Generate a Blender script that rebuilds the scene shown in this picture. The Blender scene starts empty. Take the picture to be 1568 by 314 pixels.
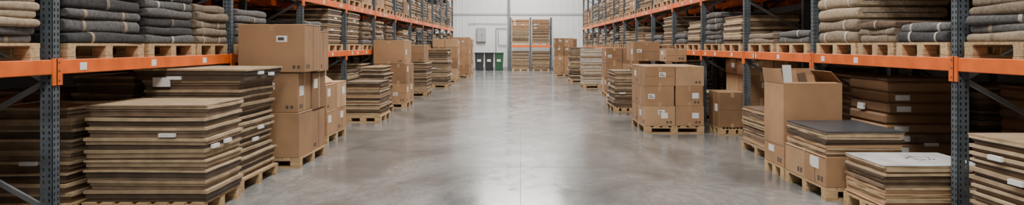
import bpy, math, random
from mathutils import Vector, Matrix
random.seed(7)
scene = bpy.context.scene
COL = scene.collection

# ---------------------------------------------------------------- materials
def mat(name, rgb, rough=0.7, var=0.15, scale=6.0, bump=0.1, bscale=60.0, metal=0.0, spec=0.5, stretch=(1,1,1), objvar=0.20):
    m = bpy.data.materials.new(name); m.use_nodes = True
    nt = m.node_tree; N = nt.nodes; L = nt.links
    p = N['Principled BSDF']
    p.inputs['Roughness'].default_value = rough
    p.inputs['Metallic'].default_value = metal
    p.inputs['Specular IOR Level'].default_value = spec
    tc = N.new('ShaderNodeTexCoord'); mp = N.new('ShaderNodeMapping')
    mp.inputs['Scale'].default_value = stretch
    L.new(tc.outputs['Object'], mp.inputs['Vector'])
    no = N.new('ShaderNodeTexNoise'); no.inputs['Scale'].default_value = scale; no.inputs['Detail'].default_value = 6
    L.new(mp.outputs['Vector'], no.inputs['Vector'])
    oi = N.new('ShaderNodeObjectInfo')
    a = N.new('ShaderNodeMapRange'); a.inputs['From Min'].default_value = 0.3; a.inputs['From Max'].default_value = 0.7
    a.inputs['To Min'].default_value = 1 - var; a.inputs['To Max'].default_value = 1 + var
    L.new(no.outputs['Fac'], a.inputs['Value'])
    b = N.new('ShaderNodeMapRange'); b.inputs['To Min'].default_value = 1 - objvar; b.inputs['To Max'].default_value = 1 + objvar
    L.new(oi.outputs['Random'], b.inputs['Value'])
    mu = N.new('ShaderNodeMath'); mu.operation = 'MULTIPLY'
    L.new(a.outputs[0], mu.inputs[0]); L.new(b.outputs[0], mu.inputs[1])
    vm = N.new('ShaderNodeVectorMath'); vm.operation = 'SCALE'
    vm.inputs[0].default_value = rgb
    L.new(mu.outputs[0], vm.inputs['Scale'])
    L.new(vm.outputs[0], p.inputs['Base Color'])
    if bump > 0:
        n2 = N.new('ShaderNodeTexNoise'); n2.inputs['Scale'].default_value = bscale; n2.inputs['Detail'].default_value = 3
        L.new(mp.outputs['Vector'], n2.inputs['Vector'])
        bm = N.new('ShaderNodeBump'); bm.inputs['Strength'].default_value = bump; bm.inputs['Distance'].default_value = 0.01
        L.new(n2.outputs['Fac'], bm.inputs['Height']); L.new(bm.outputs['Normal'], p.inputs['Normal'])
    return m

M = {}
M['card'] = mat('cardboard', (0.345, 0.198, 0.100), 0.7, 0.18, 2.2, 0.12, 9)
M['card2'] = mat('cardboard_brown', (0.245, 0.135, 0.066), 0.7, 0.2, 2.2, 0.12, 9)
M['card3'] = mat('cardboard_light', (0.44, 0.275, 0.150), 0.7, 0.15, 2.2, 0.12, 9)
M['carddk'] = mat('cardboard_dark', (0.075, 0.045, 0.026), 0.85, 0.1)  # dark brown for flap seams, some board layers and the open box base
M['tape'] = mat('packing_tape', (0.42, 0.265, 0.14), 0.35, 0.05, bump=0)
M['tan'] = mat('board_edge_tan', (0.45, 0.335, 0.205), 0.7, 0.22, 8, 0.1)
M['tan2'] = mat('board_edge_beige', (0.34, 0.245, 0.148), 0.7, 0.22, 8, 0.1)
M['brown'] = mat('wrap_brown', (0.150, 0.095, 0.057), 0.65, 0.3, 6, 0.25, 25)
M['brown2'] = mat('wrap_taupe', (0.20, 0.140, 0.090), 0.65, 0.3, 6, 0.25, 25)
M['dkbrown'] = mat('wrap_dark_brown', (0.080, 0.056, 0.038), 0.6, 0.3, 6, 0.25, 25)
M['white'] = mat('paper_white', (0.76, 0.76, 0.74), 0.6, 0.03, bump=0, objvar=0.02)
M['ink'] = mat('print_ink', (0.08, 0.06, 0.05), 0.7, 0.05, bump=0)
M['wood'] = mat('pallet_wood', (0.47, 0.315, 0.165), 0.75, 0.32, 5, 0.2, 30, stretch=(1, 8, 8))
M['rug1'] = mat('rug_charcoal', (0.040, 0.039, 0.041), 0.95, 0.4, 30, 0.6, 180)
M['rug2'] = mat('rug_grey', (0.105, 0.102, 0.100), 0.95, 0.35, 30, 0.6, 180)
M['rug3'] = mat('rug_taupe', (0.21, 0.16, 0.112), 0.95, 0.3, 30, 0.6, 180)
M['rug4'] = mat('rug_tan', (0.33, 0.255, 0.17), 0.95, 0.25, 30, 0.6, 180)
M['rug5'] = mat('rug_brown', (0.125, 0.08, 0.05), 0.95, 0.3, 30, 0.6, 180)
M['rug6'] = mat('rug_slate', (0.062, 0.072, 0.085), 0.95, 0.3, 30, 0.6, 180)
M['band'] = mat('rug_band', (0.44, 0.40, 0.34), 0.6, 0.1, bump=0)
M['wrap'] = mat('stretch_wrap', (0.55, 0.53, 0.48), 0.3, 0.15, 9, 0.3, 20)
M['steel'] = mat('upright_steel_grey', (0.098, 0.118, 0.135), 0.5, 0.3, 5, 0.03, metal=0.2, objvar=0.0)
M['galv'] = mat('brace_galvanised', (0.26, 0.28, 0.29), 0.4, 0.1, 8, 0.03, metal=0.6, objvar=0.0)
M['orange'] = mat('beam_orange', (0.74, 0.135, 0.018), 0.45, 0.2, 5, 0.03, objvar=0.0)
M['wall'] = mat('wall_white', (0.80, 0.81, 0.81), 0.6, 0.03, 1.0, 0.0, objvar=0.0)
M['sidewall'] = mat('side_wall_shaded', (0.15, 0.14, 0.13), 0.8, 0.08, 1.0, 0.0, objvar=0.0)  # wall colour darkened to stand in for shade behind the racks
M['wallgrey'] = mat('wall_trim_grey', (0.45, 0.46, 0.47), 0.5, 0.04, 2, 0.0, objvar=0.0)
M['joint'] = mat('joint_filler_grey', (0.12, 0.12, 0.116), 0.6, 0.1, 2, 0.0, objvar=0.0)
M['pipe'] = mat('pipe_grey', (0.32, 0.33, 0.34), 0.4, 0.05, bump=0, metal=0.3)
M['cab'] = mat('cabinet_grey', (0.55, 0.56, 0.56), 0.45, 0.03, bump=0)
M['black'] = mat('bin_black', (0.030, 0.034, 0.036), 0.45, 0.1, bump=0)
M['green'] = mat('bin_green', (0.025, 0.10, 0.045), 0.45, 0.1, bump=0)
M['art'] = mat('printed_sheet_grey', (0.50, 0.50, 0.495), 0.4, 0.25, 4, 0)
M['slate'] = mat('slate_board', (0.055, 0.06, 0.068), 0.4, 0.15, 5, 0.0)
M['ceil'] = mat('ceiling_white', (0.50, 0.51, 0.51), 0.7, 0.02, 1, 0, objvar=0)

def floor_mat():
    m = bpy.data.materials.new('polished_concrete'); m.use_nodes = True
    nt = m.node_tree; N = nt.nodes; L = nt.links; p = N['Principled BSDF']
    tc = N.new('ShaderNodeTexCoord')
    mp = N.new('ShaderNodeMapping'); mp.inputs['Scale'].default_value = (1, 0.75, 1)
    L.new(tc.outputs['Object'], mp.inputs['Vector'])
    def noise(sc, de, ro=.6, di=0.0):
        n = N.new('ShaderNodeTexNoise'); n.inputs['Scale'].default_value = sc; n.inputs['Detail'].default_value = de
        n.inputs['Roughness'].default_value = ro; n.inputs['Distortion'].default_value = di; L.new(mp.outputs[0], n.inputs['Vector']); return n
    def mix(mode, fac, a, bb):
        x = N.new('ShaderNodeMixRGB'); x.blend_type = mode
        if isinstance(fac, float): x.inputs['Fac'].default_value = fac
        else: L.new(fac, x.inputs['Fac'])
        L.new(a, x.inputs[1])
        if isinstance(bb, tuple): x.inputs[2].default_value = bb
        else: L.new(bb, x.inputs[2])
        return x.outputs[0]
    n1 = noise(.65, 9, .60, .9); n2 = noise(12, 6); n3 = noise(2.2, 8, .68, 1.6); n4 = noise(1.0, 8, .7, 2.5)
    r = N.new('ShaderNodeValToRGB')
    r.color_ramp.elements[0].position = 0.36; r.color_ramp.elements[0].color = (0.100, 0.102, 0.101, 1)
    r.color_ramp.elements[1].position = 0.62; r.color_ramp.elements[1].color = (0.245, 0.246, 0.242, 1)
    L.new(n1.outputs['Fac'], r.inputs['Fac'])
    c = mix('OVERLAY', .5, r.outputs[0], n3.outputs['Fac'])
    c = mix('OVERLAY', .2, c, n2.outputs['Fac'])
    rr = N.new('ShaderNodeValToRGB'); cr = rr.color_ramp
    cr.elements[0].position = .46; cr.elements[0].color = (0,0,0,1); cr.elements[1].position = .54; cr.elements[1].color = (0,0,0,1)
    e = cr.elements.new(.50); e.color = (.42,.42,.42,1)
    L.new(n4.outputs['Fac'], rr.inputs['Fac'])
    c = mix('MIX', rr.outputs[0], c, (.10, .10, .099, 1))
    L.new(c, p.inputs['Base Color'])
    mr = N.new('ShaderNodeMapRange'); mr.inputs['From Min'].default_value = 0.3; mr.inputs['From Max'].default_value = 0.7
    mr.inputs['To Min'].default_value = 0.27; mr.inputs['To Max'].default_value = 0.10
    L.new(n3.outputs['Fac'], mr.inputs['Value']); L.new(mr.outputs[0], p.inputs['Roughness'])
    p.inputs['Specular IOR Level'].default_value = 0.8
    bm = N.new('ShaderNodeBump'); bm.inputs['Strength'].default_value = 0.025; bm.inputs['Distance'].default_value = 0.01
    L.new(n2.outputs['Fac'], bm.inputs['Height']); L.new(bm.outputs[0], p.inputs['Normal'])
    return m
M['floor'] = floor_mat()

# ---------------------------------------------------------------- builder
class B:
    def __init__(s): s.v = []; s.f = []; s.m = []; s.mats = []; s.sm = []
    def mi(s, k):
        if k not in s.mats: s.mats.append(k)
        return s.mats.index(k)
    def add(s, vs, fs, k, smooth=False):
        o = len(s.v); s.v += [tuple(x) for x in vs]
        i = s.mi(k) if isinstance(k, str) else None
        for n, f in enumerate(fs):
            s.f.append([o + j for j in f]); s.m.append(i if i is not None else s.mi(k[n])); s.sm.append(smooth)
    def box(s, x0, x1, y0, y1, z0, z1, k, rot=0.0):
        vs = [(x, y, z) for x in (x0, x1) for y in (y0, y1) for z in (z0, z1)]
        s.add(vs, [(0,1,3,2),(4,6,7,5),(0,4,5,1),(2,3,7,6),(0,2,6,4),(1,5,7,3)], k)
    def cbox(s, x0, x1, y0, y1, z0, z1, k, b=0.006, rot=0.0):
        c = [(x0+x1)/2, (y0+y1)/2, (z0+z1)/2]; h = [abs(x1-x0)/2, abs(y1-y0)/2, abs(z1-z0)/2]
        b = min(b, min(h)*0.45); vs = []; idx = {}
        cr, sr = math.cos(rot), math.sin(rot)
        for sx in (-1,1):
            for sy in (-1,1):
                for sz in (-1,1):
                    for a in range(3):
                        sg = (sx,sy,sz)
                        p = [sg[i]*(h[i] if i == a else h[i]-b) for i in range(3)]
                        idx[(sx,sy,sz,a)] = len(vs)
                        vs.append((c[0]+p[0]*cr-p[1]*sr, c[1]+p[0]*sr+p[1]*cr, c[2]+p[2]))
        fs = []
        def K(d, a): return idx[(d[0], d[1], d[2], a)]
        for a in range(3):
            o = [i for i in range(3) if i != a]
            for sg in (-1,1):
                q = []
                for u, w in ((-1,-1),(1,-1),(1,1),(-1,1)):
                    d = [0,0,0]; d[a] = sg; d[o[0]] = u; d[o[1]] = w; q.append(K(d, a))
                if (sg == -1) != (a == 1): q.reverse()
                fs.append(q)
        for a, bb, cc in ((0,1,2),(1,2,0),(0,2,1)):
            for u in (-1,1):
                for w in (-1,1):
                    d0 = [0,0,0]; d0[a] = u; d0[bb] = w; d1 = list(d0); d0[cc] = -1; d1[cc] = 1
                    q = [K(d0,a), K(d1,a), K(d1,bb), K(d0,bb)]
                    A, Bv, C = [Vector(vs[i]) for i in q[:3]]
                    n = (Bv-A).cross(C-A)
                    out = Vector((d0[0]+d1[0], d0[1]+d1[1], d0[2]+d1[2]))
                    if rot: out.rotate(Matrix.Rotation(rot, 3, 'Z'))
                    if n.dot(out) < 0: q.reverse()
                    fs.append(q)
        for sx in (-1,1):
            for sy in (-1,1):
                for sz in (-1,1):
                    q = [idx[(sx,sy,sz,a)] for a in range(3)]
                    if sx*sy*sz < 0: q.reverse()
                    fs.append(q)
        s.add(vs, fs, k)
    def slab(s, x0, x1, y0, y1, z0, z1, k, amp=0.006, n=8, seed=0, ktop=None):
        rnd = random.Random(seed); ph = rnd.uniform(0, 6); ph2 = rnd.uniform(0, 6)
        fx, fy = rnd.uniform(2, 5), rnd.uniform(2, 5)
        vs = []
        for lay, z in ((0, z0), (1, z1)):
            for i in range(n+1):
                for j in range(n+1):
                    u, w = i/n, j/n
                    dz = amp*(math.sin(u*fx+ph)+math.sin(w*fy+ph2))*0.5
                    e = 0.003*math.sin(u*9+ph)+0.003*math.sin(w*11+ph2)
                    vs.append((x0+(x1-x0)*u + (e if i in (0, n) else 0), y0+(y1-y0)*w+(e if j in (0, n) else 0), z+dz))
        m = (n+1)**2; fs = []; ks = []
        I = lambda i, j, l: l*m+i*(n+1)+j
        for i in range(n):
            for j in range(n):
                fs.append((I(i,j,1), I(i+1,j,1), I(i+1,j+1,1), I(i,j+1,1))); ks.append(ktop or k)
                fs.append((I(i,j,0), I(i,j+1,0), I(i+1,j+1,0), I(i+1,j,0))); ks.append(k)
        for i in range(n):
            fs.append((I(i,0,0), I(i+1,0,0), I(i+1,0,1), I(i,0,1))); ks.append(k)
            fs.append((I(i+1,n,0), I(i,n,0), I(i,n,1), I(i+1,n,1))); ks.append(k)
            fs.append((I(0,i+1,0), I(0,i,0), I(0,i,1), I(0,i+1,1))); ks.append(k)
            fs.append((I(n,i,0), I(n,i+1,0), I(n,i+1,1), I(n,i,1))); ks.append(k)
        s.add(vs, fs, ks)
    def roll(s, cx, cy, z0, sx, sy, sz, k, seed=0, bands=(0.25, 0.75), kb='band', bulge=0.0):
        """folded rug: stadium cross-section in X-Z lofted along Y"""
        rnd = random.Random(seed); n = 22
        st = [(0.0, .70), (0.012, .87), (0.03, .97), (.05, 1.0)]
        for q in bands: st += [(q-.019, 1.0), (q-.018, 1.02), (q+.018, 1.02), (q+.019, 1.0)]
        for t in (.15, .35, .5, .65, .85):
            if all(abs(t-q) > .03 for q in bands): st.append((t, 1.0))
        st += [(.95, 1.0), (.97, .97), (.988, .87), (1.0, .70)]
        st.sort(); vs = []; ph = rnd.uniform(0, 6)
        for t, sc in st:
            sag = 0.008*math.sin(t*7+ph); wob = 0.012*math.sin(t*5+ph*2)
            for i in range(n):
                a = 2*math.pi*(i+.5)/n; c, d = math.cos(a), math.sin(a)
                xx = math.copysign((sx-sz)/2, c) + math.copysign(abs(c)**.8, c)*sz/2*sc
                zz = math.copysign(abs(d)**.75, d)*sz/2*sc
                vs.append((cx+wob+xx, cy-sy/2+t*sy, z0+sz/2+zz+sag*(0.5+0.5*math.copysign(1, d))))
        fs = []; ks = []
        for a in range(len(st)-1):
            mid = (st[a][0]+st[a+1][0])/2
            kk = kb if any(abs(mid-q) < .0185 for q in bands) else k
            for i in range(n):
                j = (i+1) % n
                fs.append((a*n+i, (a+1)*n+i, (a+1)*n+j, a*n+j)); ks.append(kk)
        s.add(vs, fs, ks, True)
        o = len(st)-1
        s.add(vs[:n], [tuple(range(n))], k); s.add(vs[o*n:], [tuple(reversed(range(n)))], k)
        for yy in (cy-sy/2-.002, cy+sy/2-.001):
            s.box(cx-sx*.42, cx+sx*.44, yy, yy+.003, z0+sz*.47, z0+sz*.53, 'rug1')
    def bar(s, p0, p1, w, t, k, up=(0,1,0)):
        p0, p1 = Vector(p0), Vector(p1); d = (p1-p0).normalized(); u = Vector(up); r = d.cross(u).normalized()
        u = r.cross(d).normalized()
        vs = [p + r*a*w/2 + u*b*t/2 for p in (p0, p1) for a, b in ((-1,-1),(1,-1),(1,1),(-1,1))]
        s.add(vs, [(3,2,1,0),(4,5,6,7),(0,1,5,4),(1,2,6,5),(2,3,7,6),(3,0,4,7)], k)
    def tube(s, p0, p1, r, k, n=12):
        p0, p1 = Vector(p0), Vector(p1); d = (p1-p0).normalized()
        u = Vector((1,0,0)) if abs(d.x) < .9 else Vector((0,1,0)); a = d.cross(u).normalized(); b = d.cross(a)
        vs = [p+a*r*math.cos(2*math.pi*i/n)+b*r*math.sin(2*math.pi*i/n) for p in (p0, p1) for i in range(n)]
        s.add(vs, [(i, (i+1) % n, n+(i+1) % n, n+i) for i in range(n)], k, True)
        s.add(vs[:n], [tuple(reversed(range(n)))], k); s.add(vs[n:], [tuple(range(n))], k)
    def quad(s, pts, t, k):
        p = [Vector(q) for q in pts]; n = (p[1]-p[0]).cross(p[3]-p[0]).normalized()*t/2
        vs = [q-n for q in p]+[q+n for q in p]
        s.add(vs, [(3,2,1,0),(4,5,6,7),(0,1,5,4),(1,2,6,5),(2,3,7,6),(3,0,4,7)], k)
    def frust(s, x0, x1, y0, y1, z0, z1, ins, k):
        vs = [(x0+ins,y0+ins,z0),(x1-ins,y0+ins,z0),(x1-ins,y1-ins,z0),(x0+ins,y1-ins,z0),(x0,y0,z1),(x1,y0,z1),(x1,y1,z1),(x0,y1,z1)]
        s.add(vs, [(3,2,1,0),(4,5,6,7),(0,1,5,4),(1,2,6,5),(2,3,7,6),(3,0,4,7)], k)
    def mesh(s, name):
        me = bpy.data.meshes.new(name); me.from_pydata(s.v, [], s.f)
        for k in s.mats: me.materials.append(M[k])
        me.polygons.foreach_set('material_index', s.m); me.polygons.foreach_set('use_smooth', s.sm)
        me.update(); return me
    def obj(s, name, loc=(0,0,0)):
        o = bpy.data.objects.new(name, s.mesh(name)); o.location = loc; COL.objects.link(o); return o

def inst(name, me, loc, rz=0.0):
    o = bpy.data.objects.new(name, me); o.location = loc; o.rotation_euler = (0, 0, rz); COL.objects.link(o); return o

PH = 0.135
def pallet(b, x0, x1, y0, y1, z=0.0):
    w, d = x1-x0, y1-y0
    for i in range(3):
        yy = y0 + (d-0.1)*i/2
        b.box(x0, x1, yy, yy+0.1, z, z+0.02, 'wood')
        for j in range(3):
            xx = x0 + (w-0.13)*j/2
            b.cbox(xx, xx+0.13, yy, yy+0.1, z+0.02, z+0.095, 'wood', .004)
        b.box(x0, x1, yy, yy+0.1, z+0.095, z+0.113, 'wood')
    n = 7
    for i in range(n):
        xx = x0 + (w-0.11)*i/(n-1)
        b.box(xx, xx+0.11, y0, y1, z+0.113, z+PH, 'wood')

def carton(b, x0, x1, y0, y1, z0, z1, k='card', side=1, rnd=random, lab=True, rot=0.0):
    b.cbox(x0, x1, y0, y1, z0, z1, k, .007, rot)
    cx = (x0+x1)/2; e = 0.0015
    b.box(cx-.03, cx+.03, y0-e, y1+e, z1-.001, z1+e, 'tape')
    b.box(cx-.03, cx+.03, y0-e, y0+.001, z1-.09, z1+e, 'tape')
    b.box(cx-.03, cx+.03, y0-e, y0+.001, z0, z0+.07, 'tape')
    X = x1 if side > 0 else x0
    def sx(ya, yb, za, zb, kk, t=e): b.box(min(X, X+side*t)-.0005, max(X, X+side*t)+.0005, ya, yb, za, zb, kk)
    w, h = y1-y0, z1-z0
    sx(y0+.01, y1-.01, z1-.014, z1-.009, 'carddk')
    if rnd.random() < .6: sx((y0+y1)/2-.002, (y0+y1)/2+.002, z0+.01, z1-.014, 'carddk')
    if rnd.random() < .35: sx((y0+y1)/2-.03, (y0+y1)/2+.03, z0+.01, z1-.014, 'tape', e*1.3)
    if rnd.random() < .5: b.box(x0+.01, x1-.01, y0-e*.8, y0+.001, z0+h*.5-.002, z0+h*.5+.002, 'carddk')
    if lab and rnd.random() < .6:
        ly = y0 + w*rnd.uniform(.1, .55); lz = z0+h*rnd.uniform(.35, .6)
        sx(ly, ly+min(.16, w*.35), lz, lz+min(.13, h*.3), 'white', e*1.6)
    if lab and rnd.random() < .5:
        lx = x0 + (x1-x0)*rnd.uniform(.08, .5); lz = z0+h*rnd.uniform(.35, .65)
        b.box(lx, lx+.12, y0-e*1.5, y0+.001, lz, lz+.085, 'white')
        b.box(lx+.015, lx+.07, y0-e*2.2, y0, lz+.05, lz+.062, 'ink'); b.box(lx+.015, lx+.1, y0-e*2.2, y0, lz+.02, lz+.034, 'ink')
    if rnd.random() < .7:
        lx = x1-.16
        for q in range(2): b.box(lx+q*.06, lx+q*.06+.035, y0-e*1.2, y0, z0+.05, z0+.09, 'ink')
        sx(y0+.06, y0+.1, z0+.05, z0+.10, 'ink'); sx(y0+.13, y0+.17, z0+.05, z0+.10, 'ink')

def boards(b, x0, x1, y0, y1, z0, z1, style, seed, side=1, n=6, ktop=None, tp=(.088, .112)):
    rnd = random.Random(seed); z = z0; i = 0
    while z < z1-.012:
        if style in ('pack', 'packteeth'):
            t = rnd.uniform(*tp)
            if z1-z-t < .04: t = z1-z
            lip = rnd.uniform(.016, .030); J = .03 if style == 'pack' else .07
            j = [rnd.uniform(0, J) for _ in range(4)]
            kk = rnd.choice(['brown', 'brown2', 'dkbrown', 'brown', 'brown2'])
            zm = z+(t-lip)*rnd.uniform(.35, .65)
            b.slab(x0+.025+j[0], x1-.025-j[1], y0+.025+j[2], y1-.025-j[3], z, zm-.003, kk, .007, n, seed*99+i)
            b.slab(x0+.014+j[0], x1-.014-j[1], y0+.014+j[2], y1-.014-j[3], zm, z+t-lip, rnd.choice([kk, 'dkbrown', 'brown2', 'tan2']), .007, n, seed*99+i)
            b.slab(x0+j[0], x1-j[1], y0+j[2], y1-j[3], z+t-lip, z+t, rnd.choice(['tan', 'tan', 'tan2']), .007, n, seed*99+i)
        elif style == 'teeth':
            t = min(rnd.choice([.022, .03, .045]), z1-z)
            j = [rnd.uniform(0, .05) for _ in range(4)]
            b.slab(x0+j[0], x1-j[1], y0+j[2], y1-j[3], z, z+t*.93, rnd.choice(['tan', 'tan2', 'brown', 'brown2', 'tan', 'carddk']), .004, n, seed*99+i)
        elif style == 'card':
            t = min(rnd.uniform(.10, .13), z1-z); j = [rnd.uniform(0, .03) for _ in range(4)]
            b.cbox(x0+j[0], x1-j[1], y0+j[2], y1-j[3], z, z+t-.004, rnd.choice(['card2', 'card2', 'brown2', 'card']), .022)
            if rnd.random() < .5:
                b.box(x0+j[0]+.1, x0+j[0]+.26, y0+j[2]-.0015, y0+j[2]+.002, z+.025, z+.085, 'white')
        elif style == 'wrap':
            t = min(rnd.choice([.03, .045, .05]), z1-z); j = [rnd.uniform(0, .02) for _ in range(4)]
            b.slab(x0+j[0], x1-j[1], y0+j[2], y1-j[3], z, z+t*.9, rnd.choice(['wrap', 'wrap', 'tan', 'tan2', 'brown2']), .003, n, seed*99+i)
        else:
            t = min(rnd.choice([.014, .02, .026, .034]), z1-z); j = [rnd.uniform(0, .035) for _ in range(4)]
            b.slab(x0+j[0], x1-j[1], y0+j[2], y1-j[3], z, z+t*.88, rnd.choice(['tan', 'tan', 'tan2', 'card3', 'brown2', 'brown', 'carddk']), .003, n, seed*99+i)
        z += t; i += 1
    if ktop: b.slab(x0+.01, x1-.01, y0+.01, y1-.01, z+.001, z+.012, ktop, .002, n, seed)
    if style in ('pack', 'packteeth', 'teeth', 'card'):
        X = x1 if side > 0 else x0
        for q in range(2):
            lz = rnd.uniform(z0+.1, z1-.12); ly = rnd.uniform(y0+.1, y1-.3)
            b.box(X-.02, X+.004, ly, ly+.13, lz, lz+.035, 'white')
        lx = rnd.uniform(x0+.2, x1-.4); lz = rnd.uniform(z0+.1, z1-.12)
        b.box(lx, lx+.15, y0-.003, y0+.03, lz, lz+.035, 'white')

def rugs(b, x0, x1, y0, y1, z0, z1, pal, seed, tmin=.085, tmax=.125):
    rnd = random.Random(seed); z = z0; i = 0
    k = rnd.choice(pal)
    while z < z1-.05:
        t = min(rnd.uniform(tmin, tmax), z1-z)
        if rnd.random() < .6: k = rnd.choice(pal)
        ins = rnd.uniform(0, .05)
        bands = rnd.choice([(.22, .78), (.2, .74), (.5,), (), (.3,)])
        b.roll((x0+x1)/2+rnd.uniform(-.015, .015), (y0+y1)/2+rnd.uniform(-.01, .01), z-.004, x1-x0-ins, y1-y0-ins*.6, t+.008, k, seed*31+i, bands, rnd.choice(['band', 'rug3', 'rug4']))
        z += t; i += 1

placed = []
def free(x0, x1, y0, y1):
    return all(x1 <= a or x0 >= c or y1 <= d or y0 >= e for a, c, d, e in placed)
def reg(x0, x1, y0, y1): placed.append((x0-.02, x1+.02, y0-.02, y1+.02))

# ---------------------------------------------------------------- room shell
def plane_obj(name, x0, x1, y0, y1, z0, z1, k):
    b = B(); b.box(x0, x1, y0, y1, z0, z1, k); return b.obj(name)
WY = 41.0; WX = 7.2; CH = 9.0
plane_obj('floor', -WX, WX, -8, WY, -0.2, 0.0, 'floor')
plane_obj('ceiling', -WX, WX, -8, WY, CH, CH+.2, 'ceil')
plane_obj('wall_left', -WX-.2, -WX, -8, WY, 0, CH, 'sidewall')
plane_obj('wall_right', WX, WX+.2, -8, WY, 0, CH, 'sidewall')
plane_obj('wall_front', -WX, WX, -8.2, -8, 0, CH, 'wallgrey')
b = B(); b.box(-WX, WX, WY, WY+.2, 0, CH, 'wall')
x = -WX+.05
while x < WX-.1:
    b.box(x, x+.05, WY-.02, WY, 1.3, CH-.02, 'wall'); x += .42
b.obj('wall_back')
b = B(); b.box(-WX+.02, WX-.02, WY-.05, WY-.021, 3.55, 3.67, 'wallgrey'); b.obj('trim_1')
b = B(); b.box(-WX+.02, WX-.02, WY-.05, WY-.001, 0.0, 0.18, 'wallgrey'); b.obj('baseboard_back')
b = B()
b.box(-.003, .003, 0, WY-.1, 0, .0006, 'joint')
for y in (8.2, 14.2, 20.2, 26.2, 32.2): b.box(-3.6, 3.6, y, y+.007, 0, .0006, 'joint')
b.obj('floor_joint')

# ---------------------------------------------------------------- racks
def plate(b, axis, fixed, t, a0, a1, z0, z1, holes):
    def bx(u0, u1, za, zb):
        if axis == 'x': b.box(fixed, fixed+t, u0, u1, za, zb, 'steel')
        else: b.box(u0, u1, fixed, fixed+t, za, zb, 'steel')
    if not holes: bx(a0, a1, z0, z1); return
    w = a1-a0; hw = .014
    h0 = a0+w*.27-hw/2; h1 = a0+w*.73-hw/2
    bx(a0, h0, z0, z1); bx(h0+hw, h1, z0, z1); bx(h1+hw, a1, z0, z1)
    z = z0
    while z < z1:
        bx(h0, h0+hw, z, min(z+.024, z1)); bx(h1, h1+hw, z, min(z+.024, z1)); z += .05

def rack(name, s, xf, xb, ys, levels, H, holesN=6, seed=1, beamh=.12):
    b = B(); rnd = random.Random(seed); PW, PD = .10, .085
    def X(a, c): return (min(s*a, s*c), max(s*a, s*c))
    for i, y in enumerate(ys):
        ho = i < holesN
        for front in (True, False):
            a, c = X(xf, xf+PW) if front else X(xb-PW, xb)
            hh = ho and front
            ax = (a if s > 0 else c-.004)
            plate(b, 'x', ax, .004, y, y+PD, 0, H, hh)
            plate(b, 'y', y, .004, a, c, 0, H, hh)
            b.box(a, c, y+PD-.004, y+PD, 0, H, 'steel')
            b.box(a-.02, c+.02, y-.02, y+PD+.02, 0, .008, 'steel')
        z = .26; fr = True
        while z < H-.6:
            xa, xc = (s*(xf+PW*.8), s*(xb-PW*.8)) if fr else (s*(xb-PW*.8), s*(xf+PW*.8))
            b.bar((xa, y+PD/2, z), (xc, y+PD/2, z+.52), .04, .025, 'galv'); z += .52; fr = not fr
        for z in (.2, H-.3):
            b.bar((s*(xf+.05), y+PD/2, z), (s*(xb-.05), y+PD/2, z), .04, .025, 'galv')
    for i in range(len(ys)-1):
        y0, y1 = ys[i]+PD, ys[i+1]
        for lv in levels:
            for front in (True, False):
                a, c = X(xf-.006, xf+.044) if front else X(xb-.044, xb+.006)
                b.cbox(a, c, y0, y1, lv-beamh/2, lv+beamh/2, 'orange', .005)
                if front:
                    p, q = X(xf-.014, xf-.001)
                    b.cbox(p, q, y0-.06, y0+.012, lv-.15, lv+.07, 'orange', .002)
                    b.cbox(p, q, y1-.012, y1+.04, lv-.15, lv+.07, 'orange', .002)
                    for zz in (-.11, -.03, .04):
                        p2, q2 = X(xf-.018, xf-.013); b.box(p2, q2, y0-.035, y0-.02, lv+zz-.006, lv+zz+.006, 'steel')
                    for t in range(rnd.choice([2, 3])):
                        ly = rnd.uniform(y0+.15, y1-.3); p3, q3 = X(xf-.0085, xf-.005)
                        b.box(p3, q3, ly, ly+.085, lv-.035, lv+.03, 'white')
            for t in range(1, 3):
                yy = y0+(y1-y0)*t/3
                a, c = X(xf+.044, xb-.044)
                b.box(a, c, yy-.02, yy+.02, lv+beamh/2-.03, lv+beamh/2, 'galv')
    return b.obj(name)

LY = [2.0, 5.08, 8.2] + [8.2+2.7*i for i in range(1, 11)]
RY = [2.85, 5.44, 8.11] + [8.11+2.5*i for i in range(1, 13)]
LL = [1.42, 2.43, 4.15]; RL = [1.43, 2.57, 4.35]
rl = rack('pallet_rack', -1, 3.8, 4.9, LY, LL, 5.6, seed=1)
rr = rack('pallet_rack', 1, 3.8, 4.9, RY, RL, 5.6, seed=2)
for r, dx in ((rl, -1.28), (rr, 1.28)): inst('pallet_rack', r.data, (dx, 0, 0))

# ---------------------------------------------------------------- goods pools
def mk(fn, name):
    b = B(); pallet(b, -.54, .54, -.5, .5); fn(b); return b.mesh(name)
DK = ['rug1', 'rug1', 'rug2', 'rug2', 'rug3']; TN = ['rug3', 'rug4', 'rug3', 'rug5', 'rug2']; MX = ['rug1', 'rug2', 'rug3', 'rug4', 'rug5']
rug_pool = []
for i, (h, pal) in enumerate([(.62, DK), (.55, MX), (.60, TN), (.42, DK), (.24, TN), (.28, DK), (.66, TN)]):
    rug_pool.append(mk(lambda b: rugs(b, -.54, .54, -.49, .49, PH, PH+h, pal, 50+i), 'rug_stack_%d' % i))
hrug_pool = []
for i, (h, pal) in enumerate([(1.15, DK), (.95, MX), (1.3, TN), (1.05, MX), (.8, TN), (1.2, DK), (1.35, MX)]):
    hrug_pool.append(mk(lambda b: rugs(b, -.54, .54, -.49, .49, PH, PH+h, pal, 450+i), 'high_rug_stack_%d' % i))
board_pool = []
for i, (h, st) in enumerate([(.55, 'thin'), (.45, 'pack'), (.62, 'teeth'), (.8, 'thin'), (.5, 'teeth'), (.7, 'pack'), (.35, 'thin')]):
    board_pool.append(mk(lambda b: boards(b, -.53, .53, -.49, .49, PH, PH+h, st, 80+i, n=3), 'board_stack_%d' % i))
tall_pool = []
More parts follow.
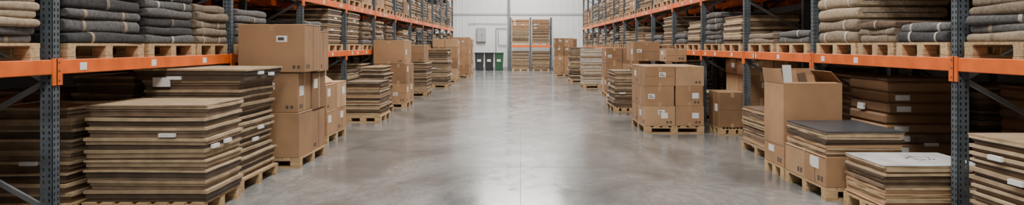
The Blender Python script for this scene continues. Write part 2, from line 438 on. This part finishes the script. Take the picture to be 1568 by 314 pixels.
for i, (h, st) in enumerate([(1.0, 'pack'), (.95, 'card'), (1.08, 'packteeth'), (.9, 'teeth'), (1.05, 'card')]):
    tall_pool.append(mk(lambda b: boards(b, -.53, .53, -.49, .49, PH, PH+h, st, 130+i, n=3), 'tall_board_stack_%d' % i))
box_pool = []
for i in range(5):
    def f(b):
        rnd = random.Random(200+i); h1 = rnd.uniform(.34, .46)
        for lay in range(2):
            for sx in (-.53, .005):
                for sy in (-.49, .005):
                    if lay == 1 and rnd.random() < .15: continue
                    carton(b, sx, sx+.52, sy, sy+.48, PH+lay*h1+.001, PH+(lay+1)*h1, rnd.choice(['card', 'card2', 'card', 'card3']), 1 if sx > 0-.01 else -1, rnd)
    box_pool.append(mk(f, 'carton_stack_%d' % i))
def put(kind, i, x, y, z, rz=0.0):
    if kind == 'rug': return inst('rug_stack_on_pallet', rug_pool[i % 7], (x, y, z), rz)
    if kind == 'hrug': return inst('rug_stack_on_pallet', hrug_pool[i % 7], (x, y, z), rz)
    if kind == 'board': return inst('board_stack_on_pallet', board_pool[i % 7], (x, y, z), rz)
    if kind == 'tall': return inst('board_stack_on_pallet', tall_pool[i % 5], (x, y, z), rz)
    return inst('cardboard_boxes_on_pallet', box_pool[i % 5], (x, y, z), rz)

def shelf_rugs(s, y0, y1, base, h, pal, seed, tmin=.085, tmax=.125):
    b = B(); w = 1.08; d = y1-y0
    pallet(b, -w/2, w/2, -d/2, d/2); rugs(b, -w/2, w/2, -d/2+.01, d/2-.01, PH, PH+h, pal, seed, tmin, tmax)
    b.obj('rug_stack_on_pallet', (s*4.34, (y0+y1)/2, base))
LB = LL[0]+.06; RB = RL[0]+.06
shelf_rugs(-1, 2.3, 3.5, LB, .7, DK, 301)
shelf_rugs(-1, 3.75, 4.95, LB, .8, ['rug2', 'rug3', 'rug1', 'rug2', 'rug4'], 302, .055, .075)
shelf_rugs(-1, 5.25, 6.32, LB, .75, ['rug1', 'rug1', 'rug3', 'rug2', 'rug4'], 303, .08, .13)
shelf_rugs(-1, 6.4, 7.32, LB, .68, ['rug1', 'rug2', 'rug1'], 304, .08, .13)
shelf_rugs(-1, 7.36, 8.12, LB, .50, ['rug2', 'rug1', 'rug3'], 305, .08, .11)
shelf_rugs(-1, 8.4, 9.4, LB, .5, ['rug1', 'rug2', 'rug3'], 306, .08, .11)
shelf_rugs(-1, 9.6, 10.7, LB, .3, ['rug1', 'rug2', 'rug3'], 307, .08, .11)
shelf_rugs(1, 3.0, 4.0, RB, .7, TN, 311)
shelf_rugs(1, 4.2, 5.36, RB, .72, ['rug3', 'rug6', 'rug2', 'rug5', 'rug1', 'rug4'], 312, .07, .095)
shelf_rugs(1, 5.57, 6.33, RB, .22, ['rug1', 'rug2'], 313, .07, .10)
shelf_rugs(1, 6.38, 7.05, RB, .24, ['rug3', 'rug5', 'rug3'], 314, .07, .09)
shelf_rugs(1, 7.1, 8.04, RB, .62, ['rug3', 'rug5', 'rug3', 'rug5', 'rug4'], 315, .11, .15)
shelf_rugs(1, 8.3, 9.3, RB, .18, ['rug2', 'rug3'], 316, .07, .09)
shelf_rugs(1, 9.42, 10.45, RB, .17, ['rug3', 'rug3'], 317, .07, .09)
for y0, y1, sd in ((5.6, 6.8, 321), (6.85, 8.0, 322)):
    b = B(); d = (y1-y0)/2; pallet(b, -.54, .54, -d, d); rugs(b, -.54, .54, -d, d, PH, PH+.55, ['rug3', 'rug5', 'rug3', 'rug2'], sd, .11, .14)
    b.obj('rug_stack_on_pallet', (5.63, (y0+y1)/2, RB))

rnd = random.Random(11)
for s, YS, LV in ((-1, LY, LL), (1, RY, RL)):
    for bi in range(len(YS)-1):
        y0, y1 = YS[bi]+.085, YS[bi+1]
        cs = [y0+(y1-y0)*.27, y0+(y1-y0)*.74]
        for row in (0, 1):
            if row == 1 and y0 > 26: continue
            for li, lv in enumerate(LV):
                if row == 1 and li == 2: continue
                if row == 0 and li == 0 and bi < 3: continue
                if row == 1 and li == 0 and s > 0 and bi == 1: continue
                for c in cs:
                    r = rnd.random()
                    if li == 0: kind = 'board' if r < .6 else 'rug'
                    elif li == 1: kind = 'hrug' if r < .45 else ('tall' if r < .85 else 'box')
                    else: kind = 'hrug' if r < .4 else ('tall' if r < .7 else 'board')
                    idx = rnd.randrange(35)
                    if li == 0 and kind == 'board' and idx % 7 == 3: idx += 1
                    if row == 1 and li == 0: kind = rnd.choice(['rug', 'board']); idx = rnd.choice([0, 1, 2, 6]) if kind == 'rug' else rnd.choice([0, 2, 5])
                    put(kind, idx, s*(4.35+row*1.28), c, lv+.06, 0)

# ---------------------------------------------------------------- floor goods, left side
def stack(name, x0, x1, y0, y1, fn, pal=True, rz=0.0):
    cx, cy = (x0+x1)/2, (y0+y1)/2; b = B(); w, d = (x1-x0)/2, (y1-y0)/2
    if pal: pallet(b, -w, w, -d, d)
    fn(b, w, d); o = b.obj(name, (cx, cy, 0)); o.rotation_euler = (0, 0, rz); reg(x0, x1, y0, y1); return o
PN = 'board_stack_on_pallet'
reg(-5.0, -3.8, 3.6, 5.0)
stack(PN, -5.02, -4.13, 5.75, 6.6, lambda b, w, d: boards(b, -w, w, -d, d, PH, 1.02, 'packteeth', 1, 1, 8))
stack(PN, -4.07, -2.95, 5.8, 6.6, lambda b, w, d: boards(b, -w, w+.04, -d, d, PH, 1.03, 'pack', 2, 1, 10, ktop='tan2'))
def f(b, w, d):
    boards(b, -w, w, -d, d, PH, 1.22, 'packteeth', 3, 1, 6, tp=(.065, .09)); boards(b, -w-.03, w+.06, -d, d, 1.22, 1.34, 'pack', 4, 1, 6)
    b.box(-.38, -.2, -d-.004, -d+.02, 1.15, 1.25, 'white')
stack(PN, -4.15, -3.02, 6.75, 7.8, f)
stack(PN, -5.02, -4.28, 6.95, 7.9, lambda b, w, d: boards(b, -w, w, -d, d, PH, 1.25, 'packteeth', 12, 1, 5))
BN = 'cardboard_boxes_on_pallet'
def f(b, w, d):
    r = random.Random(5)
    carton(b, -w, w-.01, -d, -d+.52, PH, .72, 'card', 1, r); carton(b, -w, w-.02, -d+.53, d, PH, .70, 'card', 1, r)
    carton(b, -w, w-.03, -d+.01, -d+.5, .722, 1.24, 'card', 1, r); carton(b, -w, w-.01, -d+.51, d, .702, 1.22, 'card2', 1, r)
    carton(b, -w+.02, w+.07, -d-.02, -d+.62, 1.245, 1.87, 'card', 1, r, lab=False)
    b.box(w-.3, w-.16, -d-.023, -d-.01, 1.64, 1.72, 'white'); b.box(w-.28, w-.2, -d-.025, -d-.02, 1.66, 1.70, 'ink')
    carton(b, -w+.02, w+.03, -d+.63, d+.02, 1.225, 1.80, 'card', 1, r)
stack(BN, -3.68, -2.86, 8.12, 9.2, f)
def f(b, w, d):
    r = random.Random(6)
    carton(b, -w, w, -d, 0, PH, .52, 'card', 1, r); carton(b, -w, w, .01, d, PH, .52, 'card', 1, r)
    carton(b, -w, w-.02, -d, 0, .522, .95, 'card', 1, r); carton(b, -w, w, .01, d, .522, .97, 'card3', 1, r)
    b.quad([(-w+.2, -d+.05, 1.2), (w-.1, -d+.05, .96), (w-.1, d-.4, .96), (-w+.2, d-.4, 1.2)], .03, 'card3')
    carton(b, -w, -w+.40, -d+.02, d-.3, .952, 1.24, 'card', 1, r)
stack(BN, -3.78, -3.12, 10.1, 11.2, f)
stack(PN, -3.62, -2.88, 12.9, 13.9, lambda b, w, d: boards(b, -w, w, -d, d, PH, .83, 'thin', 7, 1, 4, ktop='brown2'))
stack(PN, -3.72, -3.1, 14.3, 15.3, lambda b, w, d: boards(b, -w, w, -d, d, PH, 1.1, 'packteeth', 17, 1, 4))
def f(b, w, d):
    r = random.Random(8)
    for z0, z1, k in ((PH, .62, 'card'), (.622, 1.12, 'card2')):
        carton(b, -w, 0, -d, d, z0, z1, k, 1, r); carton(b, .005, w, -d, 0, z0, z1, k, 1, r); carton(b, .005, w, .005, d, z0, z1, k, 1, r)
    carton(b, -w, w-.05, -d, d-.1, 1.122, 1.72, 'card', 1, r)
stack(BN, -3.74, -2.9, 15.9, 17.0, f)
def fbox(hh, k, sd, side):
    def g(b, w, d):
        r = random.Random(sd); z = PH
        while z < hh-.2:
            h = min(.46, hh-z)
            for a, c in ((-w, -.003), (.003, w)):
                for e, q in ((-d, -.003), (.003, d)): carton(b, a+r.uniform(0, .015), c, e+r.uniform(0, .015), q, z+.001, z+h, r.choice(k), side, r)
            z += h
    return g
def f(b, w, d): boards(b, -w, w, -d, d, PH, 1.05, 'thin', 9, 1, 4); carton(b, -w+.05, w-.1, -d+.05, d-.1, 1.07, 1.6, 'card', 1, random.Random(9))
stack(PN, -3.9, -2.9, 19.4, 20.5, f)
stack(PN, -3.78, -2.7, 23.3, 24.5, lambda b, w, d: boards(b, -w, w, -d, d, PH, 1.45, 'teeth', 10, 1, 4, ktop='card'))
stack(BN, -3.75, -2.7, 26.6, 27.7, fbox(1.85, ['card', 'card3', 'card2'], 21, 1))
stack(BN, -3.5, -2.5, 30.4, 31.6, fbox(2.0, ['card', 'card2'], 22, 1))
stack(BN, -3.55, -2.6, 33.6, 34.7, fbox(1.9, ['card', 'card3'], 23, 1))
stack(BN, -3.9, -3.0, 36.8, 37.8, fbox(1.7, ['card', 'card3'], 24, 1))

# ---------------------------------------------------------------- floor goods, right side
stack(PN, 3.5, 4.55, 3.9, 4.92, lambda b, w, d: boards(b, -w, w, -d, d, PH, .9, 'pack', 31, -1, 8, ktop='tan2', tp=(.055, .075)))
def f(b, w, d):
    boards(b, -w, w, -d, d, PH, .51, 'thin', 32, -1, 8)
    b.slab(-w+.01, w-.01, -d+.01, d-.01, .512, .52, 'art', .002, 8, 3)
    for q in range(14):
        a = q*.42; r0 = .09+.03*math.sin(q*2.1)
        b.quad([(.08+r0*math.cos(a), .02+r0*.8*math.sin(a), .5245), (.08+(r0+.02)*math.cos(a), .02+(r0+.02)*.8*math.sin(a), .5245), (.08+(r0+.02)*math.cos(a+.38), .02+(r0+.02)*.8*math.sin(a+.38), .5245), (.08+r0*math.cos(a+.38), .02+r0*.8*math.sin(a+.38), .5245)], .001, 'pipe')
stack(PN, 3.25, 4.2, 5.6, 6.3, f)
def f(b, w, d):
    r = random.Random(33)
    carton(b, -w, -.0, -d, -.02, PH, .45, 'card', -1, r); carton(b, -w, -.0, -.01, d, PH, .45, 'card3', -1, r)
    carton(b, .01, w, -d, d, PH, .45, 'card', -1, r)
    boards(b, -w, w, -d, d, .452, .70, 'thin', 34, -1, 8, ktop='slate')
    b.box(-w-.003, -w+.01, -d+.15, -d+.32, .3, .42, 'white')
stack('boxes_and_boards_on_pallet', 3.13, 3.95, 6.42, 7.4, f)
stack('flat_carton_stack', 4.06, 4.98, 6.95, 7.75, lambda b, w, d: boards(b, -w, w, -d, d, PH, 1.23, 'card', 35, -1, 6))
def f(b, w, d):
    carton(b, -w, w, -d, d, PH, .40, 'card', -1, random.Random(2))
    z0, z1, t = .402, 1.14, .008
    b.box(-w, -w+t, -d, d, z0, z1, 'card'); b.box(w-t, w, -d, d, z0, z1, 'card')
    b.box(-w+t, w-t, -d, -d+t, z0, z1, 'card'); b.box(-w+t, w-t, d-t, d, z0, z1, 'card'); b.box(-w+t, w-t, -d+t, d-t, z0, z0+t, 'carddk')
    b.box(-.03, .03, -d-.0015, -d+.001, z0, z0+.12, 'tape'); b.box(-w+.08, -w+.2, -d-.002, -d+.001, z0+.25, z0+.27, 'ink'); b.box(-w+.08, -w+.26, -d-.002, -d+.001, z0+.2, z0+.215, 'ink')
    b.quad([(-w, -d, z1), (-w, d, z1), (-w-.03, d-.02, z1+.17), (-w-.03, -d+.02, z1+.17)], .006, 'card')
    b.quad([(w, -d, z1), (w, d, z1), (w-.12, d-.02, z1+.14), (w-.12, -d+.02, z1+.14)], .006, 'card2')
    b.quad([(-w, d, z1), (w, d, z1), (w-.05, d+.02, z1+.16), (-w+.05, d+.02, z1+.16)], .006, 'card')
    b.quad([(-w, -d, z1), (w, -d, z1), (w-.06, -d+.05, z1+.012), (-w+.06, -d+.05, z1+.012)], .006, 'card')
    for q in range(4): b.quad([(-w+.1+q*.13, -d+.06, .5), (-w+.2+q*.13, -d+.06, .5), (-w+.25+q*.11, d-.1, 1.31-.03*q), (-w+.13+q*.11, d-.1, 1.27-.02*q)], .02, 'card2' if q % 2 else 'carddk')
    b.quad([(-w+.03, -d+.05, 1.05), (-w+.13, -d+.04, 1.05), (-w+.10, -d+.03, 1.36), (-w+.0, -d+.04, 1.36)], .003, 'white')
stack('open_cardboard_box_on_pallet', 3.14, 3.84, 7.47, 8.06, f)
stack(PN, 3.42, 4.4, 8.5, 9.7, lambda b, w, d: boards(b, -w, w, -d, d, PH, .66, 'thin', 36, -1, 5))
stack(BN, 3.52, 4.0, 11.1, 11.7, lambda b, w, d: carton(b, -w, w, -d, d, PH, .76, 'card2', -1, random.Random(4)))
def f(b, w, d):
    r = random.Random(41); z = PH; xs = [-w, -w+.56, w]
    for lay, h in enumerate((.36, .36, .36)):
        for i in range(2):
            for e, q in ((-d, -.003), (.003, d)):
                carton(b, xs[i]+.004, xs[i+1]-.004-(.02 if lay == 1 else 0), e, q, z+.001, z+h, r.choice(['card', 'card3', 'card']), -1, r)
                if r.random() < .4: b.box(xs[i]+.3, xs[i]+.42, e-.004, e, z+.14, z+.24, 'white')
        z += h
stack(BN, 2.24, 3.32, 11.3, 12.6, f)
def f(b, w, d):
    r = random.Random(42); fbox(1.25, ['card'], 42, -1)(b, w, d)
    carton(b, -w+.1, .1, -d+.1, .2, 1.252, 1.52, 'card3', -1, r)
stack(BN, 2.9, 3.75, 12.8, 13.8, f)
stack(BN, 4.03, 4.88, 11.0, 12.3, fbox(1.33, ['card2', 'card'], 43, -1))
stack(PN, 2.22, 2.72, 14.9, 16.1, lambda b, w, d: boards(b, -w, w, -d, d, PH, .98, 'teeth', 44, -1, 4))
def f(b, w, d):
    r = random.Random(45); fbox(1.2, ['card', 'card2'], 45, -1)(b, w, d)
    carton(b, -w, .15, -d, d, 1.202, 1.68, 'card', -1, r); carton(b, .2, w, -d, 0, 1.202, 1.6, 'card2', -1, r)
stack(BN, 2.78, 3.78, 15.4, 16.4, f)
stack(BN, 2.6, 3.6, 19.0, 20.1, fbox(1.55, ['card', 'card3', 'card2'], 46, -1))
stack(PN, 2.3, 3.5, 23.0, 24.2, lambda b, w, d: boards(b, -w, w, -d, d, PH, 1.45, 'wrap', 47, -1, 4, ktop='wrap'))
stack(PN, 2.1, 3.2, 26.6, 27.8, lambda b, w, d: boards(b, -w, w, -d, d, PH, 1.5, 'teeth', 48, -1, 4))
stack(BN, 1.75, 2.7, 32.0, 33.2, fbox(1.95, ['card', 'card2'], 49, -1))
stack(BN, 2.2, 3.2, 35.5, 36.5, fbox(1.95, ['card', 'card2'], 50, -1))

for s, YS in ((-1, LY), (1, RY)):
    for bi in range(len(YS)-1):
        y0, y1 = YS[bi]+.085, YS[bi+1]
        for row in (0, 1):
            if row == 1 and y0 > 26: continue
            for c in (y0+(y1-y0)*.27, y0+(y1-y0)*.74):
                for off in ([0, .06, .12] if row == 0 else [0]):
                    x = s*(4.35+row*1.28+off)
                    if free(x-.54, x+.54, c-.5, c+.5):
                        r = rnd.random(); kind = ('tall' if r < .8 else 'box') if row else ('board' if r < .35 else ('box' if r < .6 else 'tall'))
                        put(kind, rnd.randrange(35), x, c, 0); reg(x-.54, x+.54, c-.5, c+.5); break

# ---------------------------------------------------------------- far end of the aisle
b = B()
for x in (-.62, .62, 1.9):
    for y in (38.6, 39.6):
        b.box(x-.05, x+.05, y, y+.08, 0, 3.3, 'steel')
    b.bar((x, 38.64, .3), (x, 39.64, 1.2), .04, .03, 'galv', (1,0,0)); b.bar((x, 39.64, 1.3), (x, 38.64, 2.2), .04, .03, 'galv', (1,0,0))
for xa, xc in ((-.57, .57), (.67, 1.85)):
    for y in (38.59, 39.63):
        b.cbox(xa, xc, y, y+.05, 1.45, 1.59, 'orange', .004)
b.obj('pallet_rack')
for i, xc in enumerate((0.0, 1.26)):
    b = B(); pallet(b, -.53, .53, -.48, .48); boards(b, -.54, .54, -.46, .46, PH, 1.22, 'thin', 60+i, 1, 3); b.obj(PN, (xc, 39.12, 0))
    b = B(); pallet(b, -.53, .53, -.48, .48); boards(b, -.54, .54, -.46, .46, PH, 1.0, 'thin', 70+i, 1, 3)
    boards(b, -.55, .55, -.46, .46, 1.0, 1.60, 'card', 75+i, 1, 3); b.obj(PN, (xc, 39.12, 1.59))
for i, (x, k) in enumerate(((-2.6, 'black'), (-1.98, 'black'), (-1.36, 'green'))):
    b = B(); b.frust(-.28, .28, -.3, .3, .08, 1.05, .05, k); b.cbox(-.3, .3, -.34, .32, 1.05, 1.13, k, .02)
    b.tube((-.22, .36, 1.07), (.22, .36, 1.07), .018, 'black')
    for xx in (-.2, .2): b.bar((xx, .3, 1.07), (xx, .37, 1.07), .03, .03, k, (0,0,1))
    for xx in (-.24, .2): b.tube((xx, .2, .1), (xx+.04, .2, .1), .1, 'black', 16)
    b.tube((-.2, .2, .1), (.2, .2, .1), .015, 'pipe'); b.frust(-.22, .22, -.24, 0, 0, .081, .01, k)
    b.cbox(-.12, .12, -.302, -.27, .55, .7, 'white', .004); b.obj('wheelie_bin', (x, 39.6, 0))
b = B(); b.cbox(-2.85, -2.25, WY-.2, WY-.021, 1.8, 2.75, 'cab', .02); b.box(-2.56, -2.54, WY-.203, WY-.19, 1.85, 2.7, 'pipe'); b.cbox(-2.5, -2.46, WY-.215, WY-.19, 2.2, 2.32, 'pipe'); b.obj('electrical_cabinet')
b = B(); b.tube((-.76, WY-.14, 0), (-.76, WY-.14, CH-.1), .08, 'pipe')
for z in (1.2, 2.6, 4, 5.4): b.box(-.86, -.66, WY-.15, WY-.021, z, z+.05, 'wallgrey')
b.obj('downpipe')
b = B(); b.tube((-1.6, WY-.08, .3), (-1.6, WY-.08, 2.7), .025, 'pipe'); b.tube((-1.6, WY-.08, 2.7), (-.9, WY-.08, 2.7), .025, 'pipe')
b.tube((-1.45, WY-.08, 1.6), (-.9, WY-.08, 1.6), .025, 'pipe'); b.tube((-1.45, WY-.08, 1.6), (-1.45, WY-.08, 2.5), .02, 'pipe'); b.tube((-3.4, WY-.08, 3.0), (-.9, WY-.08, 3.0), .02, 'pipe'); b.obj('conduit_pipes')

# ---------------------------------------------------------------- lamps
def lamp(x, y, sx, sy, p):
    b = B(); b.cbox(-sx/2-.05, sx/2+.05, -sy/2-.05, sy/2+.05, .02, .12, 'cab', .01)
    for q in (-sy*.35, sy*.35): b.tube((0, q, .12), (0, q, CH-8.3-.002), .01, 'pipe', 6)
    b.obj('led_panel_light', (x, y, 8.3))
    l = bpy.data.lights.new('led_light', 'AREA'); l.shape = 'RECTANGLE'; l.size = sx; l.size_y = sy; l.energy = p; l.color = (1.0, 0.96, 0.905)
    o = bpy.data.objects.new('led_light', l); o.location = (x, y, 8.3); COL.objects.link(o)
for y in (-5, .5, 6, 11.5, 17, 22.5, 28):
    lamp(0, y, 2.0, 5.2, 540)
lamp(0, 35.5, 4.5, 5.5, 1500)  # extra panel, added to brighten the back wall
for y in (-2, 6, 14, 22, 30):
    for x in (-5.2, 5.2): lamp(x, y, 1.0, 3.6, 55)
w = bpy.data.worlds.new('World'); scene.world = w; w.use_nodes = True
w.node_tree.nodes['Background'].inputs[0].default_value = (.8, .85, .9, 1); w.node_tree.nodes['Background'].inputs[1].default_value = .5

cam = bpy.data.cameras.new('camera'); co = bpy.data.objects.new('camera', cam); COL.objects.link(co)
co.location = (0, 0, 1.6); co.rotation_euler = (math.pi/2, 0, 0)
cam.sensor_width = 36; cam.lens = 22.0; cam.shift_x = -.0083; cam.shift_y = -.0561; cam.clip_end = 200
scene.camera = co
